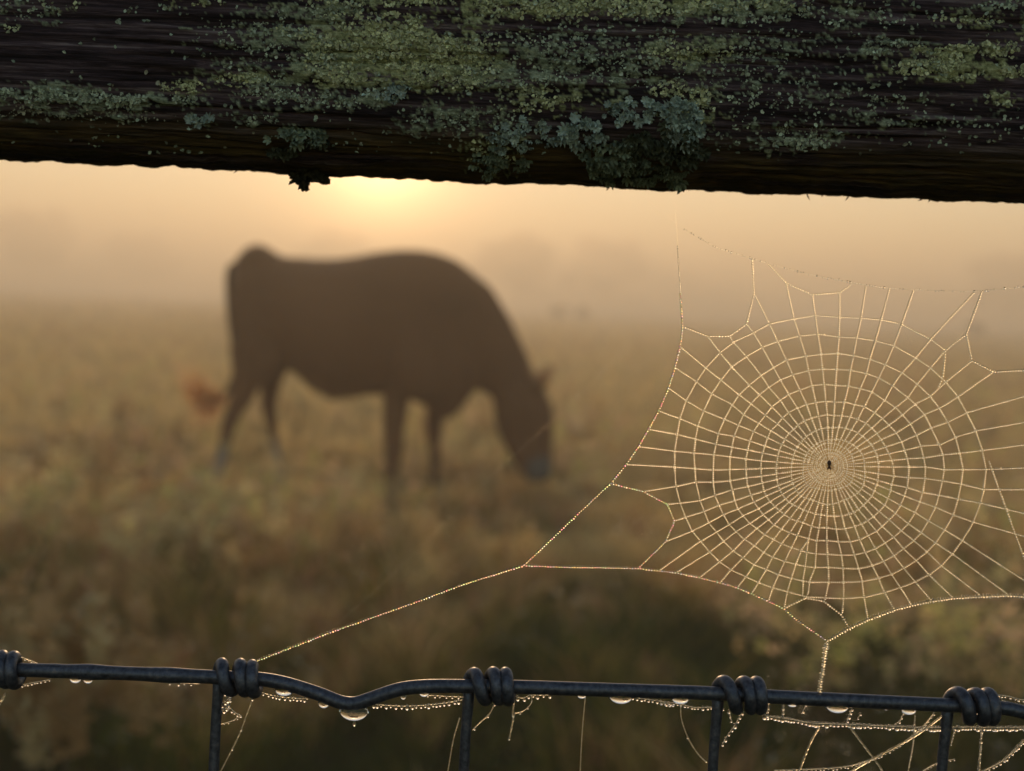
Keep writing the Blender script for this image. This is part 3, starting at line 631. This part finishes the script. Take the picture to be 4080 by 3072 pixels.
# ------------------------------------------------------------------ orb web
K9 = .40687; O = {1: (2400, 900), 2: (3180, 1050), 3: (2400, 1500), 4: (3180, 1650), 5: (2500, 2000), 6: (3180, 2000)}
def Z(k, *pts): return [(O[k][0]+K9*x, O[k][1]+K9*y) for x, y in pts]
HUB = (3303, 1856)
RAD = [
 Z(3, (230, 860), (710, 885), (1080, 915), (1550, 900)), Z(3, (350, 685), (710, 730), (1095, 765), (1560, 825)), Z(3, (450, 515), (750, 570), (1105, 660), (1430, 720), (1570, 748)),
 Z(3, (550, 335), (755, 410), (940, 485), (1140, 560), (1300, 585), (1455, 635), (1590, 680)), Z(3, (645, 110), (820, 235), (970, 325), (1190, 415), (1340, 480), (1500, 545)),
 Z(1, (710, 1385), (920, 1525))+Z(3, (1070, 170), (1255, 265), (1385, 375), (1535, 460)), Z(1, (760, 1180), (1005, 1385), (1150, 1500))+Z(3, (1340, 180), (1450, 262), (1585, 370), (1710, 460)),
 Z(1, (1030, 1080), (1155, 1245), (1270, 1385), (1440, 1560))+Z(3, (1535, 175), (1655, 290), (1770, 410)), Z(1, (1245, 1080), (1290, 1145), (1410, 1280), (1545, 1450))+Z(3, (1635, 110), (1745, 235), (1820, 350)),
 Z(1, (1410, 960), (1475, 1040), (1565, 1190), (1675, 1385), (1750, 1520))+Z(3, (1830, 185), (1905, 300)), Z(1, (1490, 670), (1635, 960), (1715, 1130), (1800, 1310), (1870, 1470))+Z(3, (1935, 135), (1995, 265)),
 Z(1, (1800, 560), (1875, 910), (1925, 1065), (1990, 1270), (2020, 1425), (2060, 1590)), Z(1, (2055, 675), (2085, 890), (2110, 1070), (2140, 1245), (2155, 1405))+Z(2, (255, 1190), (270, 1345), (285, 1485)),
 Z(2, (405, 285), (405, 520), (398, 715), (385, 885), (375, 1035), (365, 1190), (350, 1485)), Z(2, (665, 215), (612, 550), (570, 740), (540, 910), (510, 1045), (490, 1205), (450, 1360), (425, 1490)),
 Z(2, (895, 243), (805, 575), (755, 760), (700, 930), (665, 1085), (600, 1240), (550, 1390), (510, 1500)), Z(2, (1130, 258), (1000, 630), (930, 815), (855, 985), (780, 1130), (715, 1265), (640, 1410), (580, 1530)),
 Z(2, (1730, 275), (1305, 730), (1150, 920), (1015, 1070), (925, 1190), (850, 1330), (745, 1460), (660, 1565)), Z(2, (1440, 850), (1305, 1005), (1160, 1185), (1075, 1310), (950, 1410), (830, 1510)),
 Z(2, (1700, 950), (1450, 1155), (1290, 1300), (1145, 1375), (1020, 1480), (890, 1580)), Z(2, (1910, 1060), (1570, 1300), (1385, 1415), (1240, 1475), (1090, 1575))+Z(4, (950, 185), (820, 245)),
 Z(2, (2800, 1140), (2212, 1300), (1660, 1455), (1470, 1550), (1310, 1605))+Z(4, (1155, 205), (1010, 270), (855, 320)), Z(4, (2850, -30), (2212, 80), (1775, 155), (1550, 220), (1400, 295), (1210, 310), (1050, 350), (880, 385)),
 Z(4, (2860, 215), (2212, 300), (1830, 350), (1590, 380), (1400, 400), (1245, 425), (1075, 435), (925, 450)), Z(4, (2850, 500), (2212, 525), (1845, 540), (1615, 540), (1430, 542), (1250, 515), (1085, 515), (935, 515)),
 Z(4, (2820, 750), (2212, 738), (1805, 735), (1605, 685), (1430, 655), (1245, 628), (1075, 620), (930, 605)), Z(4, (2760, 1100), (2212, 970), (1785, 870), (1565, 830), (1390, 795), (1220, 765), (1060, 715), (925, 690)),
 Z(4, (2700, 1340), (2212, 1195), (1710, 1055), (1505, 980), (1345, 910), (1185, 855), (1040, 800), (920, 750)), Z(6, (2480, 940), (2212, 765), (1620, 385), (1430, 270), (1275, 185), (1140, 100), (1000, 30)),
 Z(6, (2070, 915), (1515, 510), (1345, 400), (1200, 295), (1075, 210), (955, 110), (845, 30)), Z(6, (1800, 925), (1405, 625), (1265, 490), (1130, 375), (1010, 280), (900, 180), (790, 90)),
 Z(6, (1520, 940), (1285, 715), (1165, 580), (1040, 465), (935, 340), (830, 245), (730, 135)), Z(6, (1310, 970), (1145, 780), (1045, 660), (950, 540), (865, 420), (770, 290), (680, 180), (600, 85)),
 Z(6, (1110, 1010), (1000, 835), (910, 700), (845, 595), (770, 480), (695, 345), (620, 215), (545, 105)), Z(6, (945, 1055), (840, 875), (785, 740), (725, 620), (655, 490), (600, 365), (555, 240), (500, 120)),
 Z(6, (685, 1150), (640, 905), (625, 765), (585, 630), (545, 500), (505, 375), (455, 245), (425, 120)), Z(6, (430, 1100), (445, 935), (445, 790), (438, 630), (420, 500), (390, 375), (370, 245), (350, 130)),
 Z(6, (260, 970), (300, 780), (295, 635), (285, 500), (280, 375), (280, 130)), Z(6, (95, 910), (115, 760), (165, 635), (175, 500), (180, 380), (205, 245), (220, 130)),
 Z(5, (1715, 910), (1720, 760), (1740, 620), (1770, 370), (1800, 240), (1835, 120), (1870, 0)), Z(5, (1535, 1040), (1560, 890), (1605, 740), (1650, 600), (1700, 465), (1770, 370)),
 Z(5, (1380, 970), (1420, 835), (1480, 710), (1535, 585), (1605, 445), (1660, 325), (1715, 210), (1770, 90)), Z(5, (1215, 895), (1275, 795), (1355, 665), (1425, 530), (1510, 400), (1595, 290), (1655, 195), (1720, 80)),
 Z(5, (1075, 835), (1150, 740), (1245, 605), (1335, 490), (1425, 370), (1510, 260), (1590, 160)), Z(5, (905, 788), (1015, 660), (1130, 545), (1235, 430), (1340, 320), (1435, 220), (1530, 120)),
 Z(5, (705, 738), (905, 580), (1035, 475), (1140, 365), (1260, 260), (1375, 175), (1485, 85)), Z(5, (475, 690), (800, 490), (930, 390), (1060, 290), (1200, 205), (1320, 125), (1420, 60)),
 Z(5, (310, 670), (700, 390), (850, 305), (1000, 215), (1135, 130), (1285, 60)), Z(5, (375, 385), (625, 285), (795, 200), (930, 125), (1080, 65), (1230, 0)), Z(5, (460, 185), (575, 145), (740, 95), (895, 30))+Z(3, (1290, 1215), (1440, 1165), (1580, 1120)),
 Z(3, (635, 1250), (785, 1235), (945, 1215), (1105, 1160), (1265, 1110), (1425, 1075), (1550, 1045)), Z(3, (400, 1125), (745, 1070), (915, 1030), (1085, 1035), (1250, 1020), (1410, 990), (1550, 975))]
web = empty('spider_web', tuple(W(*HUB)), 'dew covered orb spider web strung between the rail and the wire', 'spider web')
tr = np.random.default_rng(77)
WEBY = lambda px, py: D0+.0012*math.sin(px*.003)+.0006*math.sin(py*.007)
def Ww(p): return np.array(W(p[0], p[1], WEBY(*p)))
HUBW = np.array(W(*HUB))
def thread(pts, rpx, bead=.8, step=2.2, clump=0.0, sides=6, per=8.5):
    P = poly([Ww(p) for p in pts], step*PX); n = len(P)
    P = P+tr.normal(0, .25*PX, P.shape)
    ph = np.cumsum(2*math.pi*step/(per*(.75+.5*tr.random(n)))); amp = .6+.8*fbm(np.arange(n)/14., np.full(n, tr.random()*99), 2)
    hb = np.hypot(P[:, 0]-HUBW[0], P[:, 2]-HUBW[2])/PX
    rad = np.clip(.40+hb/260, 0, 1)*rpx*PX*(.45+bead*np.clip(np.sin(ph), -.2, 1)*amp*1.5)*(.8+.4*tr.random(n))
    if clump: rad *= 1+clump*(tr.random(n) > .9)
    return tube(P, rad, sides)
ENDS = []
for q in RAD:
    pts = list(q); ex, ey = pts[-1]
    ef = (.05, .13, .09, .17)[len(ENDS) % 4]; ENDS.append(1); end = (HUB[0]+(ex-HUB[0])*ef, HUB[1]+(ey-HUB[1])*ef)
    if q is RAD[40]: end = pts[-1]
    V, Q = thread(pts+[end], 3.5); mesh('radial_thread', V, Q, m_silk, web)
# frame threads
FRAME = [
 (Z(1, (735, 130), (742, 300), (757, 530), (762, 640)), 1.5, m_silk, ''),
 (Z(1, (762, 640), (765, 700), (775, 850), (783, 985), (775, 1080), (760, 1180), (710, 1385), (645, 1590))+Z(3, (550, 335), (450, 515), (350, 690), (230, 860), (80, 1045), (0, 1115))+[(2086, 2252)], 3.4, m_irid, 'left'),
 (Z(1, (783, 985), (1030, 1080), (1245, 1080), (1410, 960), (1485, 670), (1465, 320)), 3.0, m_silk, ''),
 (Z(1, (1620, 370), (1800, 560), (2020, 660), (2055, 675))+Z(2, (405, 285), (530, 200)), 2.6, m_silk, ''),
 (Z(2, (1800, 270), (1645, 690), (1700, 950), (1910, 1060), (2212, 1045), (2900, 1020)), 3.0, m_silk, ''),
 (Z(2, (1645, 690), (1440, 850), (1415, 1120), (1365, 1225)), 2.8, m_silk, ''),
 (Z(3, (80, 1045), (400, 1125), (635, 1250), (705, 1415), (620, 1610))+Z(5, (205, 550), (105, 645)), 3.0, m_irid, ''),
 ([(2086, 2252), (2240, 2258), (2400, 2260)]+Z(5, (105, 648), (310, 672), (475, 690), (705, 738), (905, 788), (1075, 838), (1215, 895), (1380, 970), (1535, 1045), (1640, 1140), (1830, 1275), (1955, 1360)), 3.3, m_irid, ''),
 (Z(5, (1535, 1040), (1730, 945), (1765, 905)), 3.2, m_silk, ''), (Z(5, (1712, 900), (1740, 940), (1920, 970), (2095, 1105), (2165, 1225)), 2.8, m_silk, ''),
 (Z(6, (285, 1360), (480, 1245), (685, 1150), (945, 1055), (1110, 1010), (1310, 970), (1520, 940), (1800, 925), (2070, 915), (2212, 925), (2500, 935), (3000, 900)), 5.0, m_silk, ''),
 (Z(5, (1955, 1360), (1935, 1480), (1915, 1659))+[(3272, 2700), (3266, 2760)], 6.0, m_silk, ''),
 ([(1025, 2632), (1330, 2513), (1650, 2400), (1850, 2325), (2086, 2252)], 3.6, m_irid, ''),
 (Z(4, (1870, 460), (1960, 720), (2050, 960), (2110, 1130), (2212, 1400), (2330, 1700)), 2.8, m_silk, ''),
 ([(3056-330, 913), (2850, 985), (3002, 1032), (3200, 1088), (3392, 1126), (3527, 1148), (3700, 1158), (3880, 1162), (4080, 1143), (4400, 1110)], 2.6, m_silk, ''),
 (Z(4, (2850, -30), (2860, 215), (2850, 500), (2820, 750), (2760, 1100), (2700, 1340))+Z(6, (2480, 940)), 3.2, m_silk, '')]
FRAME += [([(2726, 913), (2650, 860), (2573, 792)], .45, m_silk, ''), ([(2699, 953), (2693, 870), (2690, 790)], .45, m_silk, '')]
for pts, r_, m_, _ in FRAME:
    V, Q = thread(pts, r_*(.35 if pts is FRAME[14][0] else 1.15), .9, 2.4, .3, 6, 11); mesh('frame_thread', V, Q, m_, web)
# dew beads strung on the top bridge thread and the upper left mooring
b = Bag()
top = poly([Ww(p) for p in FRAME[14][0]], 11*PX)
for P in top:
    if tr.random() < .7: s = (2.0+2.4*tr.random()**3)*PX; b.add(ICO2[0]*s+P+tr.normal(0, 1*PX, 3), ICO2[1])
for x, y in ((3386, 1124), (3523, 1146), (3882, 1161), (4003, 1148), (3936, 1158)): b.add(ICO2[0]*5*PX+Ww((x, y)), ICO2[1])
for P in poly([Ww(p) for p in Z(1, (735, 200), (757, 530), (783, 985))], 9*PX): b.add(ICO2[0]*(2.2+1.2*tr.random())*PX+P, ICO2[1])
b.build('dew_bead', m_dew, web)['kind'] = 'stuff'
# capture spiral, one continuous thread wound inwards; radii measured on twelve radials
DIRS = [(RAD[17], [652, 553, 471, 409, 346, 278, 223, 174, 122]), (RAD[13], [594, 515, 446, 385, 322, 257, 202, 153, 104]), (RAD[6], [630, 555, 456, 400, 329, 267, 205, 147, 100]),
        (RAD[0], [614, 534, 464, 395, 331, 272, 209, 148, 101]), (RAD[48], [607, 530, 467, 402, 335, 279, 219, 160, 112]), (RAD[44], [568, 502, 438, 376, 320, 264, 212, 165, 115]),
        (RAD[41], [534, 477, 421, 358, 304, 252, 199, 150, 100]), (RAD[37], [527, 463, 402, 352, 297, 246, 197, 154, 98]), (RAD[34], [546, 486, 432, 372, 316, 263, 209, 148, 98]),
        (RAD[29], [606, 523, 450, 389, 326, 270, 208, 159, 110]), (RAD[24], [628, 534, 459, 386, 318, 257, 198, 141, 99]), (RAD[21], [592, 506, 438, 368, 303, 237, 192, 141, 99])]
def ang_of(q, rr):
    P = np.array(q); d = np.hypot(P[:, 0]-HUB[0], P[:, 1]-HUB[1]); a_ = np.unwrap(np.arctan2(-(P[:, 1]-HUB[1]), P[:, 0]-HUB[0]))
    o_ = np.argsort(d); return float(np.interp(rr, d[o_], a_[o_])) % (2*math.pi)
A0 = ang_of(RAD[17], 600)
samples = []
for turn in range(9):
    for q, rs in DIRS:
        a_ = (ang_of(q, 400)-A0+1e-3) % (2*math.pi); samples.append((turn*2*math.pi+a_, rs[turn]))
samples.sort(); SA = np.array([s[0] for s in samples]); SRr = np.array([s[1] for s in samples], float)
main = [q for q in RAD if q is not RAD[40]]
sp = []
for turn in range(9):
    L_ = []
    for q in main:
        r0 = 400
        for _ in range(3):
            a_ = (ang_of(q, r0)-A0+.02) % (2*math.pi); r0 = float(np.interp(turn*2*math.pi+a_, SA, SRr))
        r0 *= 1+tr.normal(0, .004); aa = ang_of(q, r0); L_.append((a_, (HUB[0]+math.cos(aa)*r0, HUB[1]-math.sin(aa)*r0)))
    L_.sort(); sp += [p for _, p in L_]
sp = [(Z(2, (1440, 850))[0])]+sp
# a slight sag of each span toward the outside is left out; spans are straight between radials as in a taut web
V, Q = thread(sp, 3.4); mesh('capture_spiral', V, Q, m_silk, web)
hs = []
r0 = 92
for k in range(int(4.6*52)):
    a_ = k*2*math.pi/52; r_ = 92-78*(k/(4.6*52))**.9; hs.append((HUB[0]+math.cos(a_+A0)*r_*(1+.03*math.sin(a_*3.1)), HUB[1]-math.sin(a_+A0)*r_*(.98+.05*math.sin(a_*1.7))))
V, Q = thread(hs, 3.6, .9, 2.2, .5); mesh('hub_spiral', V, Q, m_silk, web)
# ------------------------------------------------------------------ spider
sp_c = np.array(W(3304, 1852, D0-.0006)); spider = empty('spider', tuple(sp_c), 'tiny dark brown spider sitting at the hub of the web', 'spider')
m_sp = mat('spider_brown', (.05, .02, .012), .5)
b = Bag(); V = ICO3[0]*np.array([8.5, 7, 11])*PX; V[:, 0] *= 1-.25*(V[:, 2] < 0)*(-V[:, 2]/(11*PX)); b.add(V+sp_c+np.array([0, 0, 7*PX]), ICO3[1])
b.build('abdomen', m_sp, spider)
b = Bag(); b.add(ICO2[0]*np.array([5, 5, 8])*PX+sp_c-np.array([0, 0, 10*PX]), ICO2[1]); b.build('head', m_sp, spider)
for s_ in (-1, 1):
    for a_, l_ in ((-75, 17), (-60, 14), (40, 10), (78, 16)):
        d = np.array([math.cos(R(a_))*s_, 0, math.sin(R(a_))]); c = sp_c-np.array([0, 0, 6*PX])
        V, Q = tube(spline([c, c+d*l_*.55*PX+np.array([s_*3*PX, -3*PX, 0]), c+d*l_*PX+np.array([0, 0, 0])], PX*2), 1.1*PX, 5); mesh('leg', V, Q, m_sp, spider)

# ------------------------------------------------------------------ hanging water drops
def drop(px, py, w_, h_, lb):
    c = np.array(W(px, py, D0-.0002)); V = ICO3[0].copy(); hz = h_*PX; z = V[:, 2]
    V[:, 0] *= w_*.5*PX; V[:, 1] *= min(w_*.42*PX, WR*1.05); V[:, 2] = np.where(z < 0, z*hz, z*hz*.35)
    o = mesh('water_drop', V+c, ICO3[1], m_drop); tag(o, lb, 'water drop', 'water drops hanging under the top wire')
for a_ in [(1411, 2832, 120, 42, 'largest water drop hanging at the low point of the bent wire'), (2473, 2775, 98, 30, 'wide flat water drop under the straight wire midway between the two central knots'),
           (2318, 2771, 38, 12, 'small flat drop under the wire at the top of the single hanging thread'), (2710, 2781, 74, 24, 'flat water drop under the wire to the left of the third knot'),
           (1690, 2759, 42, 18, 'small drop under the rising wire left of the second knot'), (1607, 2774, 24, 14, 'tiny drop under the rising wire right of the largest drop'),
           (302, 2702, 50, 20, 'left of the two small drops under the leftmost wire span'), (352, 2706, 40, 18, 'right of the two small drops under the leftmost wire span'),
           (1133, 2748, 78, 24, 'flat drop under the wire where it starts to bend down'), (1291, 2797, 48, 26, 'drop under the bent wire just left of the largest drop'),
           (3334, 2812, 98, 30, 'wide water drop under the wire below the vertical anchor thread of the web'), (3619, 2827, 64, 20, 'flat water drop under the wire left of the rightmost knot'),
           (3157, 2803, 44, 14, 'small flat drop under the wire just right of the third knot'), (3531, 2821, 28, 10, 'tiny drop under the wire between the two right hand wide drops')]: drop(*a_)
c = np.array(W(1412, 2884)); o = mesh('water_drop', ICO3[0]*np.array([7, 7, 11])*PX+c, ICO3[1], m_irid); tag(o, 'tiny green tinted droplet just below the largest water drop', 'water drop', 'water drops hanging under the top wire')

# ------------------------------------------------------------------ beaded loose threads below the wire
def strand(name, label, lines, group='loose dewy threads around the wire fence'):
    e = empty(name, tuple(W(*lines[0][0][0])), label, 'spider silk', group)
    th = Bag(); bd = Bag()
    for pts, br, sp_, rth in lines:
        P = spline([W(x, y, D0+.0012) for x, y in pts], 4*PX); th.add(*tube(P, rth*(1.8 if not br else 1.1)*PX*(.7+.6*tr.random(len(P))), 5))
        if br:
            s = 0; Lp = np.r_[0, np.cumsum(np.linalg.norm(np.diff(P, axis=0), axis=1))]
            while s < Lp[-1]:
                c = np.array([np.interp(s, Lp, P[:, k]) for k in range(3)]); r_ = br*PX*(.78+.55*tr.random())
                bd.add(ICO2[0]*np.array([r_*.8, r_*.8, r_*1.25])+c-np.array([0, 0, r_*.6]), ICO2[1]); s += sp_*1.25*PX*(.7+.6*tr.random())
    th.build('thread', m_silk, e)
    if bd.V: bd.build('dew_beads', m_dew, e)
a6 = lambda *p: [A6(*q) for q in p]; a5 = lambda *p: [A5(*q) for q in p]; a4 = lambda *p: [A4(*q) for q in p]
strand('beaded_thread', 'beaded thread sagging from the bent wire to the second knot', [(a6((300, 958), (500, 968), (700, 955), (850, 930), (900, 912)), 8, 15, 1.5), (a6((640, 900), (780, 908), (870, 912)), 5, 22, 1.2)])
strand('beaded_thread', 'beaded thread with a hanging drop right of the second knot', [(a6((1175, 905), (1240, 918), (1280, 900), (1330, 900), (1410, 897)), 8, 17, 1.3), (a6((1185, 920), (1175, 1000), (1178, 1040), (1165, 1110), (1150, 1185)), 0, 0, 2.4), (a6((1178, 1020), (1178, 1045)), 11, 12, 1), (a6((1152, 1170), (1150, 1182)), 8, 10, 1), (a6((1290, 890), (1290, 950), (1240, 1000), (1185, 1015)), 6, 30, 1.5)])
strand('loose_thread', 'short thread slanting from the second knot back to its vertical wire', [(a6((1060, 955), (1025, 1020), (970, 1070), (920, 1120)), 5, 50, 2.2)])
strand('loose_thread', 'faint thread running down beside the second vertical wire', [(a6((840, 1040), (800, 1180), (765, 1378), (740, 1500)), 0, 0, 1.6)])
strand('loose_thread', 'single straight thread hanging from the middle of the wire', [(a6((1630, 915), (1615, 1080), (1605, 1230), (1598, 1378), (1590, 1500)), 4, 190, 2.3)])
strand('beaded_thread', 'beaded thread running under the wire to the third knot', [(a6((1930, 912), (2050, 930), (2200, 952))+a4((300, 1185), (400, 1190), (480, 1208), (560, 1208), (640, 1216)), 7, 13, 1.4)])
strand('loose_thread', 'curved thread sagging toward the third vertical wire', [(a4((410, 1190), (415, 1270), (450, 1370), (500, 1450), (548, 1500)), 5, 120, 2.6)])
strand('beaded_thread', 'cluster of beaded threads under the third knot', [(a4((665, 1225), (680, 1290)), 7, 16, 1.3), (a4((735, 1235), (690, 1310), (660, 1350), (630, 1400)), 9, 16, 1.3)])
strand('beaded_thread', 'small cobweb of beads in the corner under the first full knot', [(a5((1395, 885), (1450, 895), (1430, 930), (1390, 960)), 9, 12, 1.2), (a5((1390, 1000), (1430, 975), (1460, 900)), 9, 14, 1.2), (a5((1440, 970), (1475, 1005), (1520, 1030)), 7, 14, 1.2), (a5((1520, 1030), (1450, 1065), (1380, 1085)), 4, 16, 1.8)])
strand('loose_thread', 'long thread slanting down from the first full knot', [(a5((1590, 920), (1550, 1030), (1500, 1160), (1390, 1378), (1330, 1500)), 6, 90, 3.0)])
strand('beaded_thread', 'beaded thread along the underside of the bent wire after the first full knot', [(a5((1630, 878), (1750, 908), (1940, 925)), 7, 14, 1.3)])
strand('beaded_thread', 'few small beads under the left wire span before the first full knot', [(a5((1070, 822), (1260, 828)), 6, 26, 1)])
strand('beaded_thread', 'beaded threads fanning from the knot at the left edge', [(a5((60, 635), (160, 668), (240, 700)), 5, 12, 2), (a5((50, 690), (140, 720), (200, 735)), 5, 12, 2), (a5((80, 850), (200, 822), (320, 800)), 5, 11, 2), (a5((60, 820), (130, 800)), 5, 11, 2), (a5((35, 885), (0, 950), (-60, 1050)), 0, 0, 3)])
e_lines = [(a4((850, 1252), (1000, 1272), (1100, 1290), (1300, 1297), (1500, 1306), (1700, 1314), (1900, 1312), (2212, 1312), (2500, 1300)), 9, 11, 2),
 (a4((872, 1180), (865, 1260)), 7, 13, 1.5), (a4((950, 1190), (950, 1265)), 7, 13, 1.5), (a4((1070, 1195), (1045, 1245)), 6, 18, 1.2), (a4((1310, 1215), (1285, 1280)), 7, 13, 1.5), (a4((1355, 1240), (1338, 1272)), 6, 14, 1.2), (a4((1580, 1240), (1560, 1280), (1530, 1300)), 6, 12, 1.5),
 (a4((1140, 1310), (1090, 1400), (1035, 1543), (990, 1700)), 0, 0, 2.6), (a4((1290, 1300), (1380, 1420), (1470, 1543), (1560, 1700)), 0, 0, 2.4), (a4((1640, 1250), (1630, 1400), (1605, 1543), (1590, 1700)), 4.5, 12, 2.2),
 (a4((1740, 1240), (1650, 1340), (1500, 1440), (1300, 1515), (1035, 1535), (900, 1540)), 5.5, 12, 2.2), (a4((1790, 1250), (1640, 1360), (1400, 1490), (1310, 1543), (1200, 1600)), 0, 0, 2.4),
 (a4((1990, 1330), (1985, 1420), (1975, 1543), (1970, 1700)), 7, 11, 2), (a4((2300, 1300), (2212, 1380), (2110, 1480), (2000, 1543), (1900, 1600)), 8, 12, 2.2), (a4((1850, 1320), (1830, 1400)), 5, 12, 1.5), (a4((1680, 1543), (1760, 1500), (1850, 1480)), 4, 12, 1.5),
 (a4((2050, 1140), (2130, 1150), (2212, 1170), (2400, 1180)), 6, 14, 1.8), (a4((2090, 1170), (2212, 1200)), 5, 14, 1.8)]
strand('tangled_cobweb', 'tangled beaded cobweb hanging under the wire at the lower right', e_lines, None)
# blurred silk behind the fence
e = empty('blurred_silk', tuple(W(2000, 1800, .40)), 'out of focus silk line slanting across behind the muzzle of the cow', 'spider silk')
P = spline([W(x*1.8445, y*1.8445, Y) for x, y, Y in ((1395, 695, .44), (1340, 765, .43), (1180, 920, .41), (1060, 1030, .395), (860, 1230, .375), (640, 1425, .35))], .001)
V, Q = tube(P, np.interp(np.arange(len(P)), [0, len(P)*.12, len(P)*.2, len(P)], [.000009, .000009, .000009, .000008]), 6); mesh('thread', V, Q, m_silk, e)
